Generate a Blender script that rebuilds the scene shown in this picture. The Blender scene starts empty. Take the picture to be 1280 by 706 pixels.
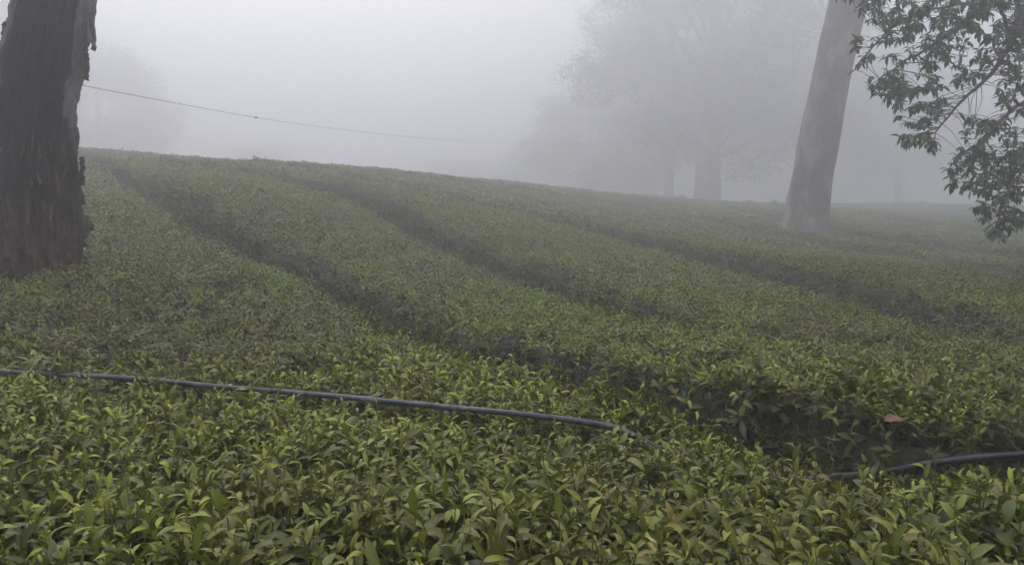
import bpy, math, random
import numpy as np
from mathutils import Vector, Matrix, Euler

random.seed(7)
rng = np.random.default_rng(11)
SC = bpy.context.scene
COL = SC.collection
F = 1004.0                      # focal length in photo pixels (1280 wide)
HOR = 258.0                     # eye level line in the photo
EYE = 1.6
PITCH = math.atan((353 - HOR) / F)

# ------------------------------------------------------------------ camera, sky, sun, exposure
cam = bpy.data.cameras.new('camera')
cam.sensor_width = 36.0
cam.lens = 36.0 * F / 1280.0
cam.clip_start = 0.05
cam.clip_end = 2000
camo = bpy.data.objects.new('camera', cam)
COL.objects.link(camo)
camo.location = (0, 0, EYE)
camo.rotation_euler = (math.radians(90) - PITCH, 0, 0)
SC.camera = camo

SUN_EL, SUN_AZ = math.radians(50), math.radians(-28)     # azimuth from +Y, negative = left
w = bpy.data.worlds.new('World')
SC.world = w
w.use_nodes = True
nt = w.node_tree
nt.nodes.clear()
sky = nt.nodes.new('ShaderNodeTexSky')
sky.sky_type = 'NISHITA'
sky.sun_disc = False
sky.sun_elevation = SUN_EL
sky.sun_rotation = SUN_AZ
sky.air_density = 1.0
sky.dust_density = 6.0
sky.ozone_density = 1.0
hs = nt.nodes.new('ShaderNodeHueSaturation')
hs.inputs['Saturation'].default_value = 0.25
mixw = nt.nodes.new('ShaderNodeMix')
mixw.data_type = 'RGBA'
mixw.inputs['Factor'].default_value = 0.92
mixw.inputs[7].default_value = (5.0, 5.1, 5.75, 1)        # even overcast cloud deck
bg = nt.nodes.new('ShaderNodeBackground')
bg.inputs['Strength'].default_value = 0.12
wo = nt.nodes.new('ShaderNodeOutputWorld')
nt.links.new(sky.outputs[0], hs.inputs['Color'])
nt.links.new(hs.outputs[0], mixw.inputs[6])
nt.links.new(mixw.outputs[2], bg.inputs['Color'])
nt.links.new(bg.outputs[0], wo.inputs['Surface'])

sun = bpy.data.lights.new('sun', 'SUN')
sun.energy = 0.5
sun.angle = math.radians(25)
sun.color = (1.0, 0.97, 0.93)
suno = bpy.data.objects.new('sun', sun)
COL.objects.link(suno)
sd = Vector((math.sin(SUN_AZ) * math.cos(SUN_EL), math.cos(SUN_AZ) * math.cos(SUN_EL), math.sin(SUN_EL)))
suno.rotation_euler = sd.to_track_quat('Z', 'Y').to_euler()
suno.location = (0, 0, 30)

SC.view_settings.view_transform = 'Standard'
SC.view_settings.look = 'None'
SC.view_settings.gamma = 1.0
SC.view_settings.exposure = 1.38
SC.render.engine = 'CYCLES'
cy = SC.cycles
cy.use_adaptive_sampling = True
cy.adaptive_threshold = 0.02
cy.use_denoising = True
cy.max_bounces = 6
cy.diffuse_bounces = 2
cy.glossy_bounces = 1
cy.transmission_bounces = 3
cy.transparent_max_bounces = 8
cy.volume_bounces = 2

# ------------------------------------------------------------------ noise
def _h(ix, iy, iz, s):
    n = (ix.astype(np.int64) * 374761393 + iy.astype(np.int64) * 668265263 + iz.astype(np.int64) * 1274126177 + s * 974711) & 0xffffffff
    n = ((n ^ (n >> 13)) * 1103515245) & 0xffffffff
    n = n ^ (n >> 16)
    return (n & 0xffffff) / float(0x7fffff) - 1.0

def noise(x, y, z=None, s=0):
    x = np.asarray(x, float); y = np.asarray(y, float)
    fx, fy = np.floor(x), np.floor(y)
    u, v = x - fx, y - fy
    u = u * u * (3 - 2 * u); v = v * v * (3 - 2 * v)
    if z is None:
        zz = np.zeros_like(fx)
        a = _h(fx, fy, zz, s); b = _h(fx + 1, fy, zz, s); c = _h(fx, fy + 1, zz, s); d = _h(fx + 1, fy + 1, zz, s)
        return (a * (1 - u) + b * u) * (1 - v) + (c * (1 - u) + d * u) * v
    z = np.asarray(z, float); fz = np.floor(z); t = z - fz; t = t * t * (3 - 2 * t)
    def lay(k):
        a = _h(fx, fy, k, s); b = _h(fx + 1, fy, k, s); c = _h(fx, fy + 1, k, s); d = _h(fx + 1, fy + 1, k, s)
        return (a * (1 - u) + b * u) * (1 - v) + (c * (1 - u) + d * u) * v
    return lay(fz) * (1 - t) + lay(fz + 1) * t

def fbm(x, y, z=None, s=0, o=4):
    r = 0; a = 1.0; f = 1.0; n = 0
    for k in range(o):
        r = r + a * noise(x * f, y * f, None if z is None else z * f, s + k * 17)
        n += a; a *= .5; f *= 2.03
    return r / n

def sstep(a, b, x):
    t = np.clip((x - a) / (b - a), 0, 1)
    return t * t * (3 - 2 * t)

# ------------------------------------------------------------------ terrain: a rounded hill that rises to the left
CAN = 0.70                       # height of the plucked tea table above the soil
def base_top(x, y):              # top of the tea table before furrows, world z
    x = np.asarray(x, float); y = np.asarray(y, float)
    yy = np.maximum(y, 0.0)
    u = x / (yy + 4.0)
    yc = 31 + 79 * sstep(-0.3, 0.5, u)
    A = sum(np.interp(x + k, [-24, -15, -6, 0, 8, 16, 30, 60], [3.4, 2.8, 2.32, 2.42, 2.0, 1.5, 1.1, .9]) for k in (-3, -1.5, 0, 1.5, 3)) / 5
    s = yy / yc
    r = (s * np.exp(1 - s)) ** (3.0 - 0.4 * sstep(0.1, -0.5, u))
    z = EYE - 0.92 + A * r
    z = z - 0.035 * np.maximum(x, 0) * sstep(0, 14, yy) * (1 - sstep(14, 60, yy))
    z = z + 0.10 * noise(x / 5.5, y / 5.5, s=3) * sstep(2, 10, np.hypot(x, y)) + 0.25 * noise(x / 19., y / 19., s=5) * sstep(10, 40, np.hypot(x, y))
    return z

def ray(px, py):
    X = (px - 640) / F; Y = (353 - py) / F
    cp, sp = math.cos(PITCH), math.sin(PITCH)
    return X, cp + Y * sp, -sp + Y * cp

def at(px, py, D):               # point seen at a pixel, D metres ahead
    dx, dy, dz = ray(px, py)
    k = D / dy
    return Vector((dx * k, D, EYE + dz * k))

def hit(px, py, off=0.0, maxd=70):
    dx, dy, dz = ray(px, py)
    t = np.geomspace(0.8, maxd, 1500)
    z = base_top(dx * t, dy * t) + off - (EYE + dz * t)
    k = np.argmax(z > 0)
    if not (z > 0).any():
        k = int(np.argmax(z))
    return dx * t[k], dy * t[k]

# ------------------------------------------------------------------ tree positions
LT = at(46, 345, 7.0)          # charred trunk, left
RT = at(1007, 288, 27.0)       # leaning grey trunk, right

# furrows between the tea strips: (pixel, opening) along each, near strip to far strip
FUR_PX = [
    [(112, 206, .7), (150, 222, .9), (190, 243, 1), (235, 272, 1), (290, 308, 1), (340, 332, .75), (385, 345, .5), (430, 368, .8), (485, 400, .8), (545, 428, .6), (620, 452, .75), (700, 470, .9), (780, 492, 1), (870, 520, 1), (950, 550, 1), (1030, 583, 1.1), (1120, 602, 1.25), (1220, 600, .8), (1330, 592, .6)],
    [(300, 222, .25), (345, 233, .5), (400, 246, .9), (450, 258, 1), (500, 283, 1.1), (550, 315, 1.1), (600, 338, 1), (660, 360, 1), (720, 385, .9), (775, 404, .5), (850, 425, .05), (1000, 470, 0)],
    [(330, 210, .3), (423, 225, .5), (524, 240, .4), (610, 263, .8), (680, 282, .9), (760, 303, 1), (840, 325, 1), (910, 345, 1), (990, 372, 1), (1070, 387, 1), (1150, 408, 1), (1235, 430, .8), (1310, 450, .15), (1400, 475, 0)],
    [(560, 229, .2), (660, 240, .3), (780, 258, .6), (860, 273, .8), (940, 291, .8), (1010, 303, .7), (1080, 317, .8), (1170, 335, .9), (1240, 352, 1), (1330, 375, .7)],
    [(720, 240, .1), (850, 252, .5), (960, 272, .8), (1035, 294, 1), (1135, 309, 1), (1230, 323, .9), (1340, 342, .8)],
    [(900, 254, .3), (1060, 273, .8), (1180, 285, .8), (1340, 301, .8)],
]
FUR = []
def build_furrows():
    for pl in FUR_PX:
        P = np.array([hit(a, b, -0.05) + (c,) for a, b, c in pl])
        # smooth and resample
        d = np.r_[0, np.cumsum(np.hypot(*np.diff(P[:, :2], axis=0).T))]
        n = max(10, min(46, int(d[-1] / .5)))
        ss = d[-1] * np.linspace(0, 1, n) ** 1.0
        Q = np.stack([np.interp(ss, d, P[:, k]) for k in range(3)], 1)
        for _ in range(2):
            Q[1:-1] = .25 * Q[:-2] + .5 * Q[1:-1] + .25 * Q[2:]
        a = Q[0] - Q[1]; a = a / np.hypot(a[0], a[1]); b = Q[-1] - Q[-2]; b = b / np.hypot(b[0], b[1])
        s0 = np.array([Q[0][0] + a[0] * 60, Q[0][1] + a[1] * 60, 0]); e0 = np.array([Q[-1][0] + b[0] * 60, Q[-1][1] + b[1] * 60, 0])
        s1 = np.array([Q[0][0] + a[0] * 5, Q[0][1] + a[1] * 5, Q[0][2] * .6]); e1 = np.array([Q[-1][0] + b[0] * 5, Q[-1][1] + b[1] * 5, Q[-1][2] * .6])
        FUR.append(np.vstack([s0, s1, Q, e1, e0]))
build_furrows()

def fur_eval(x, y):
    """signed distance (positive beyond the furrow, uphill side) and opening for each furrow"""
    x = np.asarray(x, float).ravel(); y = np.asarray(y, float).ravel()
    out = []
    for P in FUR:
        D = np.full(x.shape, 1e9); S = np.zeros_like(x); O = np.zeros_like(x)
        for k in range(len(P) - 1):
            ax, ay, ao = P[k]; bx, by, bo = P[k + 1]
            ex, ey = bx - ax, by - ay
            L2 = ex * ex + ey * ey
            if L2 < 1e-9: continue
            t = np.clip(((x - ax) * ex + (y - ay) * ey) / L2, 0, 1)
            qx = x - ax - t * ex; qy = y - ay - t * ey
            d = qx * qx + qy * qy
            m = d < D
            D[m] = d[m]
            S[m] = (ex * (y - ay) - ey * (x - ax))[m]
            O[m] = (ao + t * (bo - ao))[m]
        out.append((np.sqrt(D) * np.where(S > 0, 1, -1), O))
    return out

def canopy(x, y, full=False):
    sh = np.shape(x)
    x = np.asarray(x, float).ravel(); y = np.asarray(y, float).ravel()
    z = base_top(x, y)
    fe = fur_eval(x, y)
    sid = np.zeros(len(x), int)
    wall = np.zeros(len(x))
    wob = 0.06 * noise(x * 2.3, y * 2.3, s=21) + 0.03 * noise(x * 5.1, y * 5.1, s=22)
    for d, o in fe:
        sid += (d > 0)
        dd = d + wob
        sa_ = .08 + .09 * sstep(4.5, 12, np.hypot(x, y))
        step = np.where(dd > 0, sa_ * np.exp(-np.abs(dd) / 4.5), -0.06 * np.exp(-np.abs(dd) / 1.6))
        z = z + step * o
        hw = 0.10 + 0.08 * o
        notch = 1 - sstep(hw * .75, hw * 1.0 + .07, np.abs(dd - 0.02))
        z = z - (0.66 * notch) * np.clip(o, 0, 1.15)
        # rounded shoulders
        z = z - 0.02 * np.exp(-(np.abs(dd) / .45) ** 2) * o
        wall = np.maximum(wall, np.clip(o * 1.2, 0, 1) * (1 - sstep(0.13, 0.27, np.abs(dd))))
    z = z + .0 * np.exp(-((x - LT.x - .3) ** 2 + (y - LT.y) ** 2) / 2.2) + .10 * np.exp(-((x - LT.x - 1.4) ** 2 + (y - LT.y + .3) ** 2) / 1.2)
    z = z + 0.03 * noise(x * 1.7, y * 1.7, s=31) + 0.035 * noise(x * 4.3, y * 4.3, s=32)
    if full:
        return z, sid, wall
    return z.reshape(sh)

def ground_z(x, y):
    return base_top(x, y) - CAN

# ------------------------------------------------------------------ mesh and object helpers
def np_mesh(name, V, Fc, attrs=None, smooth=True):
    """V (n,3), Fc (m,k) all polygons with k corners"""
    me = bpy.data.meshes.new(name)
    V = np.asarray(V, np.float32); Fc = np.asarray(Fc, np.int32)
    me.vertices.add(len(V)); me.vertices.foreach_set('co', V.ravel())
    if len(Fc):
        k = Fc.shape[1]
        me.loops.add(Fc.size); me.loops.foreach_set('vertex_index', Fc.ravel())
        me.polygons.add(len(Fc)); me.polygons.foreach_set('loop_start', np.arange(len(Fc), dtype=np.int32) * k)
        me.polygons.foreach_set('loop_total', np.full(len(Fc), k, np.int32))
    me.update(calc_edges=True)
    me.validate()
    if smooth and len(Fc):
        me.polygons.foreach_set('use_smooth', np.ones(len(me.polygons), bool))
    for an, (tp, dat) in (attrs or {}).items():
        a = me.attributes.new(an, tp, 'POINT')
        key = {'FLOAT': 'value', 'INT': 'value', 'FLOAT_VECTOR': 'vector', 'FLOAT_COLOR': 'color'}[tp]
        a.data.foreach_set(key, np.asarray(dat, np.int32 if tp == 'INT' else np.float32).ravel())
    return me

def link(name, me, mat=None, parent=None, kind=None, label=None, cat=None, group=None):
    o = bpy.data.objects.new(name, me)
    COL.objects.link(o)
    if mat is not None and me is not None and len(me.materials) == 0: me.materials.append(mat)
    if parent is not None: o.parent = parent
    if kind: o['kind'] = kind
    if label: o['label'] = label
    if cat: o['category'] = cat
    if group: o['group'] = group
    return o

def thing(name, loc, label, cat, group=None):
    o = link(name, None, label=label, cat=cat, group=group)
    o.location = loc
    bpy.context.view_layer.update()
    return o

class Acc:
    """collects quads"""
    def __init__(s): s.V = []; s.F = []; s.A = []; s.n = 0
    def add(s, V, Fq, A=None):
        V = np.asarray(V, float); s.V.append(V); s.F.append(np.asarray(Fq, int) + s.n); s.n += len(V)
        s.A.append(np.zeros(len(V)) if A is None else (np.full(len(V), A) if np.isscalar(A) else np.asarray(A)))
    def mesh(s, name, off=(0, 0, 0), smooth=True):
        if not s.V: return np_mesh(name, np.zeros((0, 3)), np.zeros((0, 4)))
        return np_mesh(name, np.vstack(s.V) - np.array(off), np.vstack(s.F), {'age': ('FLOAT', np.concatenate(s.A))}, smooth)

def tube(P, R, n=8, cap=True, disp=None):
    """swept tube as quads; disp(theta, s, radius)->radius"""
    P = np.asarray(P, float); m = len(P)
    R = np.broadcast_to(np.asarray(R, float), (m,))
    T = np.gradient(P, axis=0); T /= np.linalg.norm(T, axis=1)[:, None] + 1e-12
    up = np.array([0, 0, 1.]) if abs(T[0][2]) < .9 else np.array([0, -1., 0])
    N = np.cross(T[0], up); N /= np.linalg.norm(N)
    Ns = [N]
    for k in range(1, m):
        N = Ns[-1] - T[k] * np.dot(Ns[-1], T[k]); N /= np.linalg.norm(N); Ns.append(N)
    Ns = np.array(Ns); B = np.cross(T, Ns)
    th = np.linspace(0, 2 * math.pi, n, endpoint=False)
    rr = np.repeat(R[:, None], n, 1)
    if disp is not None: rr = disp(np.repeat(th[None], m, 0), np.repeat(np.arange(m)[:, None], n, 1), rr)
    V = P[:, None, :] + rr[..., None] * (np.cos(th)[None, :, None] * Ns[:, None, :] + np.sin(th)[None, :, None] * B[:, None, :])
    V = V.reshape(-1, 3)
    i = np.arange(m - 1)[:, None] * n; j = np.arange(n)[None, :]; j2 = (j + 1) % n
    Fq = np.stack([i + j, i + j2, i + n + j2, i + n + j], -1).reshape(-1, 4)
    if cap:
        c0, c1 = len(V), len(V) + 1
        V = np.vstack([V, P[:1], P[-1:]])
        caps = []
        for q in range(0, n, 2):
            a, b, c = q, (q + 1) % n, (q + 2) % n
            caps.append([c0, c, b, a]); o = (m - 1) * n; caps.append([c1, o + a, o + b, o + c])
        Fq = np.vstack([Fq, np.array(caps)])
    return V, Fq

def smooth_path(P, n):
    """Catmull-Rom through the points"""
    P = np.asarray(P, float)
    Q = np.vstack([2 * P[0] - P[1], P, 2 * P[-1] - P[-2]])
    t = np.linspace(0, len(P) - 1 - 1e-6, n); k = t.astype(int); u = (t - k)[:, None]
    a, b, c, d = Q[k], Q[k + 1], Q[k + 2], Q[k + 3]
    return .5 * ((2 * b) + (-a + c) * u + (2 * a - 5 * b + 4 * c - d) * u ** 2 + (-a + 3 * b - 3 * c + d) * u ** 3)

# ------------------------------------------------------------------ materials
def mat(name):
    m = bpy.data.materials.new(name); m.use_nodes = True
    n = m.node_tree.nodes; b = n.get('Principled BSDF')
    return m, m.node_tree, n, m.node_tree.links, b
def N(nt, t, **kw):
    n = nt.nodes.new(t)
    for k, v in kw.items(): setattr(n, k, v)
    return n
def mixc(nt, fac, a, b, blend='MIX'):
    m = nt.nodes.new('ShaderNodeMix'); m.data_type = 'RGBA'; m.blend_type = blend
    for i, v in ((0, fac), (6, a), (7, b)):
        if isinstance(v, (int, float)): m.inputs[i].default_value = v
        elif isinstance(v, tuple): m.inputs[i].default_value = (*v, 1)
        else: nt.links.new(v, m.inputs[i])
    return m.outputs[2]
def maprange(nt, v, a, b, c=0., d=1.):
    m = nt.nodes.new('ShaderNodeMapRange'); nt.links.new(v, m.inputs[0])
    for i, q in enumerate((a, b, c, d)): m.inputs[i + 1].default_value = q
    return m.outputs[0]
def mth(nt, op, a, b=None):
    m = nt.nodes.new('ShaderNodeMath'); m.operation = op
    for i, v in ((0, a), (1, b)):
        if v is None: continue
        if isinstance(v, (int, float)): m.inputs[i].default_value = v
        else: nt.links.new(v, m.inputs[i])
    return m.outputs[0]
def noise_tex(nt, scale, detail=3, vec=None, rough=.55):
    t = nt.nodes.new('ShaderNodeTexNoise'); t.inputs['Scale'].default_value = scale; t.inputs['Detail'].default_value = detail
    t.inputs['Roughness'].default_value = rough
    if vec is not None: nt.links.new(vec, t.inputs['Vector'])
    return t.outputs['Fac']

def leaf_material(name, young1, young2, old1, old2, red=(.15, .07, .03), redamt=.6, transl=.22, rough=.45, patches=True):
    m, nt, n, L, b = mat(name)
    geo = N(nt, 'ShaderNodeNewGeometry'); pos = geo.outputs['Position']; rnd = geo.outputs['Random Per Island']
    age = N(nt, 'ShaderNodeAttribute', attribute_name='age').outputs['Fac']
    oi = N(nt, 'ShaderNodeObjectInfo').outputs['Random']
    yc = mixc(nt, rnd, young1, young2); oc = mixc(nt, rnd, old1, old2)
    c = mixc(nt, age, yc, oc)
    if patches:
        p1 = noise_tex(nt, .55, 2, pos); p2 = noise_tex(nt, 2.2, 2, pos)
        # whole areas of the table that are older and browner, or freshly flushed
        c = mixc(nt, maprange(nt, p1, .44, .64, 0, .5), c, (.085, .072, .018))
        rf = mth(nt, 'MULTIPLY', maprange(nt, p2, .52, .66, 0, 1), maprange(nt, rnd, .25, .75, 0, redamt))
        c = mixc(nt, rf, c, red)
    dry = maprange(nt, age, 1.4, 1.6)
    c = mixc(nt, dry, c, mixc(nt, rnd, (.30, .27, .05), (.12, .065, .03)))
    hv = N(nt, 'ShaderNodeHueSaturation'); L.new(c, hv.inputs['Color'])
    L.new(maprange(nt, oi, 0, 1, .62, 1.4), hv.inputs['Value']); L.new(maprange(nt, rnd, 0, 1, .485, .512), hv.inputs['Hue'])
    c = hv.outputs[0]
    L.new(c, b.inputs['Base Color']); b.inputs['Roughness'].default_value = rough
    b.inputs['Specular IOR Level'].default_value = .38
    tr = N(nt, 'ShaderNodeBsdfTranslucent'); L.new(mixc(nt, .5, c, (.12, .16, .02)), tr.inputs['Color'])
    ms = N(nt, 'ShaderNodeMixShader'); ms.inputs[0].default_value = transl
    L.new(b.outputs[0], ms.inputs[1]); L.new(tr.outputs[0], ms.inputs[2])
    L.new(ms.outputs[0], n['Material Output'].inputs['Surface'])
    return m

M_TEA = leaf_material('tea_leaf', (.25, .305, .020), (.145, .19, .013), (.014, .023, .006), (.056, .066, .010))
M_TREELEAF = leaf_material('tree_leaf', (.075, .11, .04), (.055, .085, .035), (.035, .055, .025), (.06, .08, .036), patches=False, transl=.15)

def stem_material():
    m, nt, n, L, b = mat('tea_stem')
    b.inputs['Base Color'].default_value = (.09, .10, .04, 1); b.inputs['Roughness'].default_value = .7
    return m
M_STEM = stem_material()

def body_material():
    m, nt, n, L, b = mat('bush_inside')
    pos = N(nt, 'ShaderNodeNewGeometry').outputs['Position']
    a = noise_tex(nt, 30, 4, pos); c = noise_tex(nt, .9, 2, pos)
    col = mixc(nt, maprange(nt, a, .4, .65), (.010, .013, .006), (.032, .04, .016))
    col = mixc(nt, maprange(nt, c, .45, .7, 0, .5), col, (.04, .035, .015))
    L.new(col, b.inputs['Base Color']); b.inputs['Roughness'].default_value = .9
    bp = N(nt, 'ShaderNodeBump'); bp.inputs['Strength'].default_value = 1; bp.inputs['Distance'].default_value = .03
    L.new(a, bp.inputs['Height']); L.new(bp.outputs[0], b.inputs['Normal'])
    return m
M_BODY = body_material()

def soil_material():
    m, nt, n, L, b = mat('soil_and_litter')
    pos = N(nt, 'ShaderNodeNewGeometry').outputs['Position']
    a = noise_tex(nt, 14, 6, pos); c = noise_tex(nt, .6, 3, pos)
    col = mixc(nt, a, (.03, .022, .014), (.08, .06, .035))
    col = mixc(nt, maprange(nt, c, .4, .6), col, (.05, .07, .03))
    L.new(col, b.inputs['Base Color']); b.inputs['Roughness'].default_value = .95
    bp = N(nt, 'ShaderNodeBump'); bp.inputs['Strength'].default_value = .8; bp.inputs['Distance'].default_value = .05
    L.new(a, bp.inputs['Height']); L.new(bp.outputs[0], b.inputs['Normal'])
    return m
M_SOIL = soil_material()

def bark_material(name, c1, c2, patch, pscale=1.2, pamt=1.0, vs=.25, bump=.6):
    m, nt, n, L, b = mat(name)
    pos = N(nt, 'ShaderNodeNewGeometry').outputs['Position']
    mp = N(nt, 'ShaderNodeMapping'); L.new(pos, mp.inputs[0]); mp.inputs['Scale'].default_value = (1, 1, vs)
    a = noise_tex(nt, 26, 6, mp.outputs[0], .65); p = noise_tex(nt, pscale, 4, mp.outputs[0], .6)
    q = noise_tex(nt, 9, 5, pos)
    col = mixc(nt, maprange(nt, a, .35, .65), c1, c2)
    col = mixc(nt, mth(nt, 'MULTIPLY', maprange(nt, p, .48, .62), pamt), col, patch)
    col = mixc(nt, maprange(nt, q, .55, .7, 0, .5), col, tuple(v * .55 for v in c1))
    L.new(col, b.inputs['Base Color']); b.inputs['Roughness'].default_value = .9
    bp = N(nt, 'ShaderNodeBump'); bp.inputs['Strength'].default_value = bump; bp.inputs['Distance'].default_value = .03
    L.new(a, bp.inputs['Height']); L.new(bp.outputs[0], b.inputs['Normal'])
    return m
M_BARK = bark_material('grey_bark', (.06, .054, .048), (.13, .118, .102), (.28, .26, .23), 2.6, .6, vs=.4)
M_FARBARK = bark_material('far_bark', (.05, .045, .04), (.09, .08, .07), (.12, .11, .09), 1.2, .4)
M_TWIG = bark_material('twig_bark', (.05, .045, .04), (.08, .07, .06), (.1, .09, .08), 3, .3)

def snag_material():
    m, nt, n, L, b = mat('charred_trunk')
    pos = N(nt, 'ShaderNodeNewGeometry').outputs['Position']
    at_ = N(nt, 'ShaderNodeAttribute', attribute_name='wood'); sp = N(nt, 'ShaderNodeSeparateColor'); L.new(at_.outputs['Color'], sp.inputs[0])
    mp = N(nt, 'ShaderNodeMapping'); L.new(pos, mp.inputs[0]); mp.inputs['Scale'].default_value = (1, 1, .16)
    fib = noise_tex(nt, 34, 7, mp.outputs[0], .7); blot = noise_tex(nt, 5, 5, mp.outputs[0], .65); fine = noise_tex(nt, 60, 4, pos)
    char = mixc(nt, maprange(nt, fib, .4, .7), (.004, .004, .005), (.018, .016, .016))
    rot = mixc(nt, maprange(nt, fib, .35, .65), (.014, .008, .007), (.15, .076, .054))
    rot = mixc(nt, maprange(nt, blot, .56, .70, 0, .8), rot, (.30, .20, .15))
    bark = mixc(nt, maprange(nt, fib, .35, .65), (.15, .14, .135), (.36, .34, .33))
    c = mixc(nt, sp.outputs['Green'], char, rot)
    c = mixc(nt, sp.outputs['Blue'], c, bark)
    c = mixc(nt, maprange(nt, fine, .6, .8, 0, .5), c, (.02, .016, .014))
    L.new(c, b.inputs['Base Color']); b.inputs['Roughness'].default_value = .85
    bp = N(nt, 'ShaderNodeBump'); bp.inputs['Strength'].default_value = 1; bp.inputs['Distance'].default_value = .04
    L.new(fib, bp.inputs['Height']); L.new(bp.outputs[0], b.inputs['Normal'])
    return m
M_SNAG = snag_material()

def simple(name, col, rough, spec=.5, nscale=None, col2=None):
    m, nt, n, L, b = mat(name)
    b.inputs['Base Color'].default_value = (*col, 1); b.inputs['Roughness'].default_value = rough; b.inputs['Specular IOR Level'].default_value = spec
    if nscale:
        pos = N(nt, 'ShaderNodeNewGeometry').outputs['Position']
        L.new(mixc(nt, maprange(nt, noise_tex(nt, nscale, 4, pos), .4, .7), col, col2), b.inputs['Base Color'])
    return m
M_HOSE = simple('black_polythene', (.022, .026, .038), .42, .5, 14, (.085, .085, .088))
M_COUP = simple('grey_coupling', (.07, .075, .09), .5, .5, 20, (.14, .14, .14))
M_WIRE = simple('wire', (.13, .13, .14), .5)

# ------------------------------------------------------------------ leaf and shoot shapes
def leaf_grid(length, width, curl, fold, nl=5, wave=0.0):
    """base at origin, along +Y, face up +Z. returns V, F"""
    t = np.linspace(0, 1, nl + 1)
    wd = width * .5 * np.sin(math.pi * np.clip(t, 0.02, .985) ** .85) ** .75
    wd[-1] = width * .02; wd[0] = width * .05
    ang = -curl * t
    dy = np.cos(ang) * length / nl; dz = np.sin(ang) * length / nl
    y = np.r_[0, np.cumsum(dy[1:])]; z = np.r_[0, np.cumsum(dz[1:])]
    V = []
    for k in range(nl + 1):
        wv = wave * width * math.sin(t[k] * 9)
        V += [(-wd[k], y[k], z[k] + fold * wd[k] + wv), (0, y[k], z[k]), (wd[k], y[k], z[k] + fold * wd[k] - wv)]
    Fq = []
    for k in range(nl):
        a = k * 3
        Fq += [(a, a + 1, a + 4, a + 3), (a + 1, a + 2, a + 5, a + 4)]
    return np.array(V), np.array(Fq)

def rotz(a): c, s = math.cos(a), math.sin(a); return np.array([[c, -s, 0], [s, c, 0], [0, 0, 1.]])
def rotx(a): c, s = math.cos(a), math.sin(a); return np.array([[1, 0, 0], [0, c, -s], [0, s, c.real if False else c]])
def roty(a): c, s = math.cos(a), math.sin(a); return np.array([[c, 0, s], [0, 1, 0], [-s, 0, c]])

def shoot_plan(r, young=True, big=1.0):
    """list of (position, azimuth, elevation, roll, length, width, curl, fold, age)"""
    H = r.uniform(.045, .095) * big
    nlv = r.randint(5, 8)
    a = r.uniform(0, 6.28); out = []
    bend = (r.uniform(-.25, .25), r.uniform(-.25, .25))
    for k in range(nlv):
        f = k / (nlv - 1)
        p = np.array([bend[0] * H * f * f, bend[1] * H * f * f, -0.03 + (H + .03) * f])
        L = (.076 - .042 * f ** 1.5) * r.uniform(.8, 1.2) * big
        el = math.radians(r.uniform(-5, 38) + 48 * f)
        ag = max(0, min(1, 1.05 - f * 1.1 + r.uniform(-.15, .15))) if young else min(1, 1.1 - .35 * f + r.uniform(-.1, .1))
        out.append((p, a, el, r.uniform(-.4, .4), L, L * r.uniform(.27, .39), r.uniform(.2, 1.5), r.uniform(.15, .75), ag))
        a += 2.4 + r.uniform(-.4, .4)
    return out, bend, H

def place_leaf(V, p, az, el, roll):
    R = rotz(az) @ rotx(el) @ roty(roll)
    return V @ R.T + p

def shoot_mesh(name, r, young, nl, big=1.0, dry=False):
    acc = Acc()
    plan, bend, H = shoot_plan(r, young, big)
    for p, az, el, ro, L, Wd, cu, fo, ag in plan:
        V, Fq = leaf_grid(L, Wd, cu, fo, nl, .05 if nl > 3 else 0)
        acc.add(place_leaf(V, p, az, el, ro), Fq, ag)
    if nl > 3:
        t = np.linspace(0, 1, 4)
        V, Fq = tube(np.stack([bend[0] * H * t * t, bend[1] * H * t * t, -.06 + (H + .06) * t], 1), np.linspace(.0022, .0012, 4), 4, False)
        acc.add(V, Fq, .4)
    if dry: acc.A = [np.where(np.isclose(a, .4), a, a * 0 + 2.0) if r.random() < .75 else a for a in acc.A]
    me = acc.mesh(name); me.materials.append(M_TEA)
    return me

def clump_mesh(name, r, rad, nleaf, lmin, lmax, depth, young):
    acc = Acc()
    for k in range(nleaf):
        q = rad * math.sqrt(r.random()); a = r.uniform(0, 6.28)
        p = np.array([q * math.cos(a), q * math.sin(a), r.uniform(-depth, 0.02) - .25 * q * q / rad])
        L = r.uniform(lmin, lmax); W = L * r.uniform(.36, .5)
        V = np.array([(0, 0, 0), (W / 2, L * .45, .15 * W), (0, L, -.25 * L * r.random()), (-W / 2, L * .45, .15 * W)])
        top = (p[2] + depth) / depth
        acc.add(place_leaf(V, p, r.uniform(0, 6.28), math.radians(r.uniform(-5, 70)), r.uniform(-.5, .5)), [(0, 1, 2, 3)],
                max(0, min(1, (1.0 - .75 * top if young else 1) + r.uniform(-.25, .25))))
    me = acc.mesh(name, smooth=False); me.materials.append(M_TEA)
    return me

LIB = bpy.data.collections.new('tea_foliage_kinds')      # source shapes, not linked to the scene
KINDS = {}
def lib(key, me):
    i = len(LIB.objects)
    o = bpy.data.objects.new('tea_growth.%03d' % (i + 1), me); LIB.objects.link(o)
    KINDS.setdefault(key, []).append(i)
rr = random.Random(5)
for k in range(14): lib('near_y', shoot_mesh('tea_shoot', rr, True, 5, rr.uniform(.85, 1.15)))
for k in range(8): lib('near_o', shoot_mesh('tea_shoot', rr, False, 5, rr.uniform(1, 1.2)))
for k in range(4): lib('near_d', shoot_mesh('tea_shoot', rr, False, 5, rr.uniform(.8, 1.1), True))
for k in range(10): lib('mid_y', shoot_mesh('tea_shoot', rr, True, 2, rr.uniform(.85, 1.15)))
for k in range(6): lib('mid_o', shoot_mesh('tea_shoot', rr, False, 2, rr.uniform(1, 1.2)))
for k in range(6): lib('far_y', clump_mesh('tea_clump', rr, .24, 110, .05, .09, .09, True))
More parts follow.
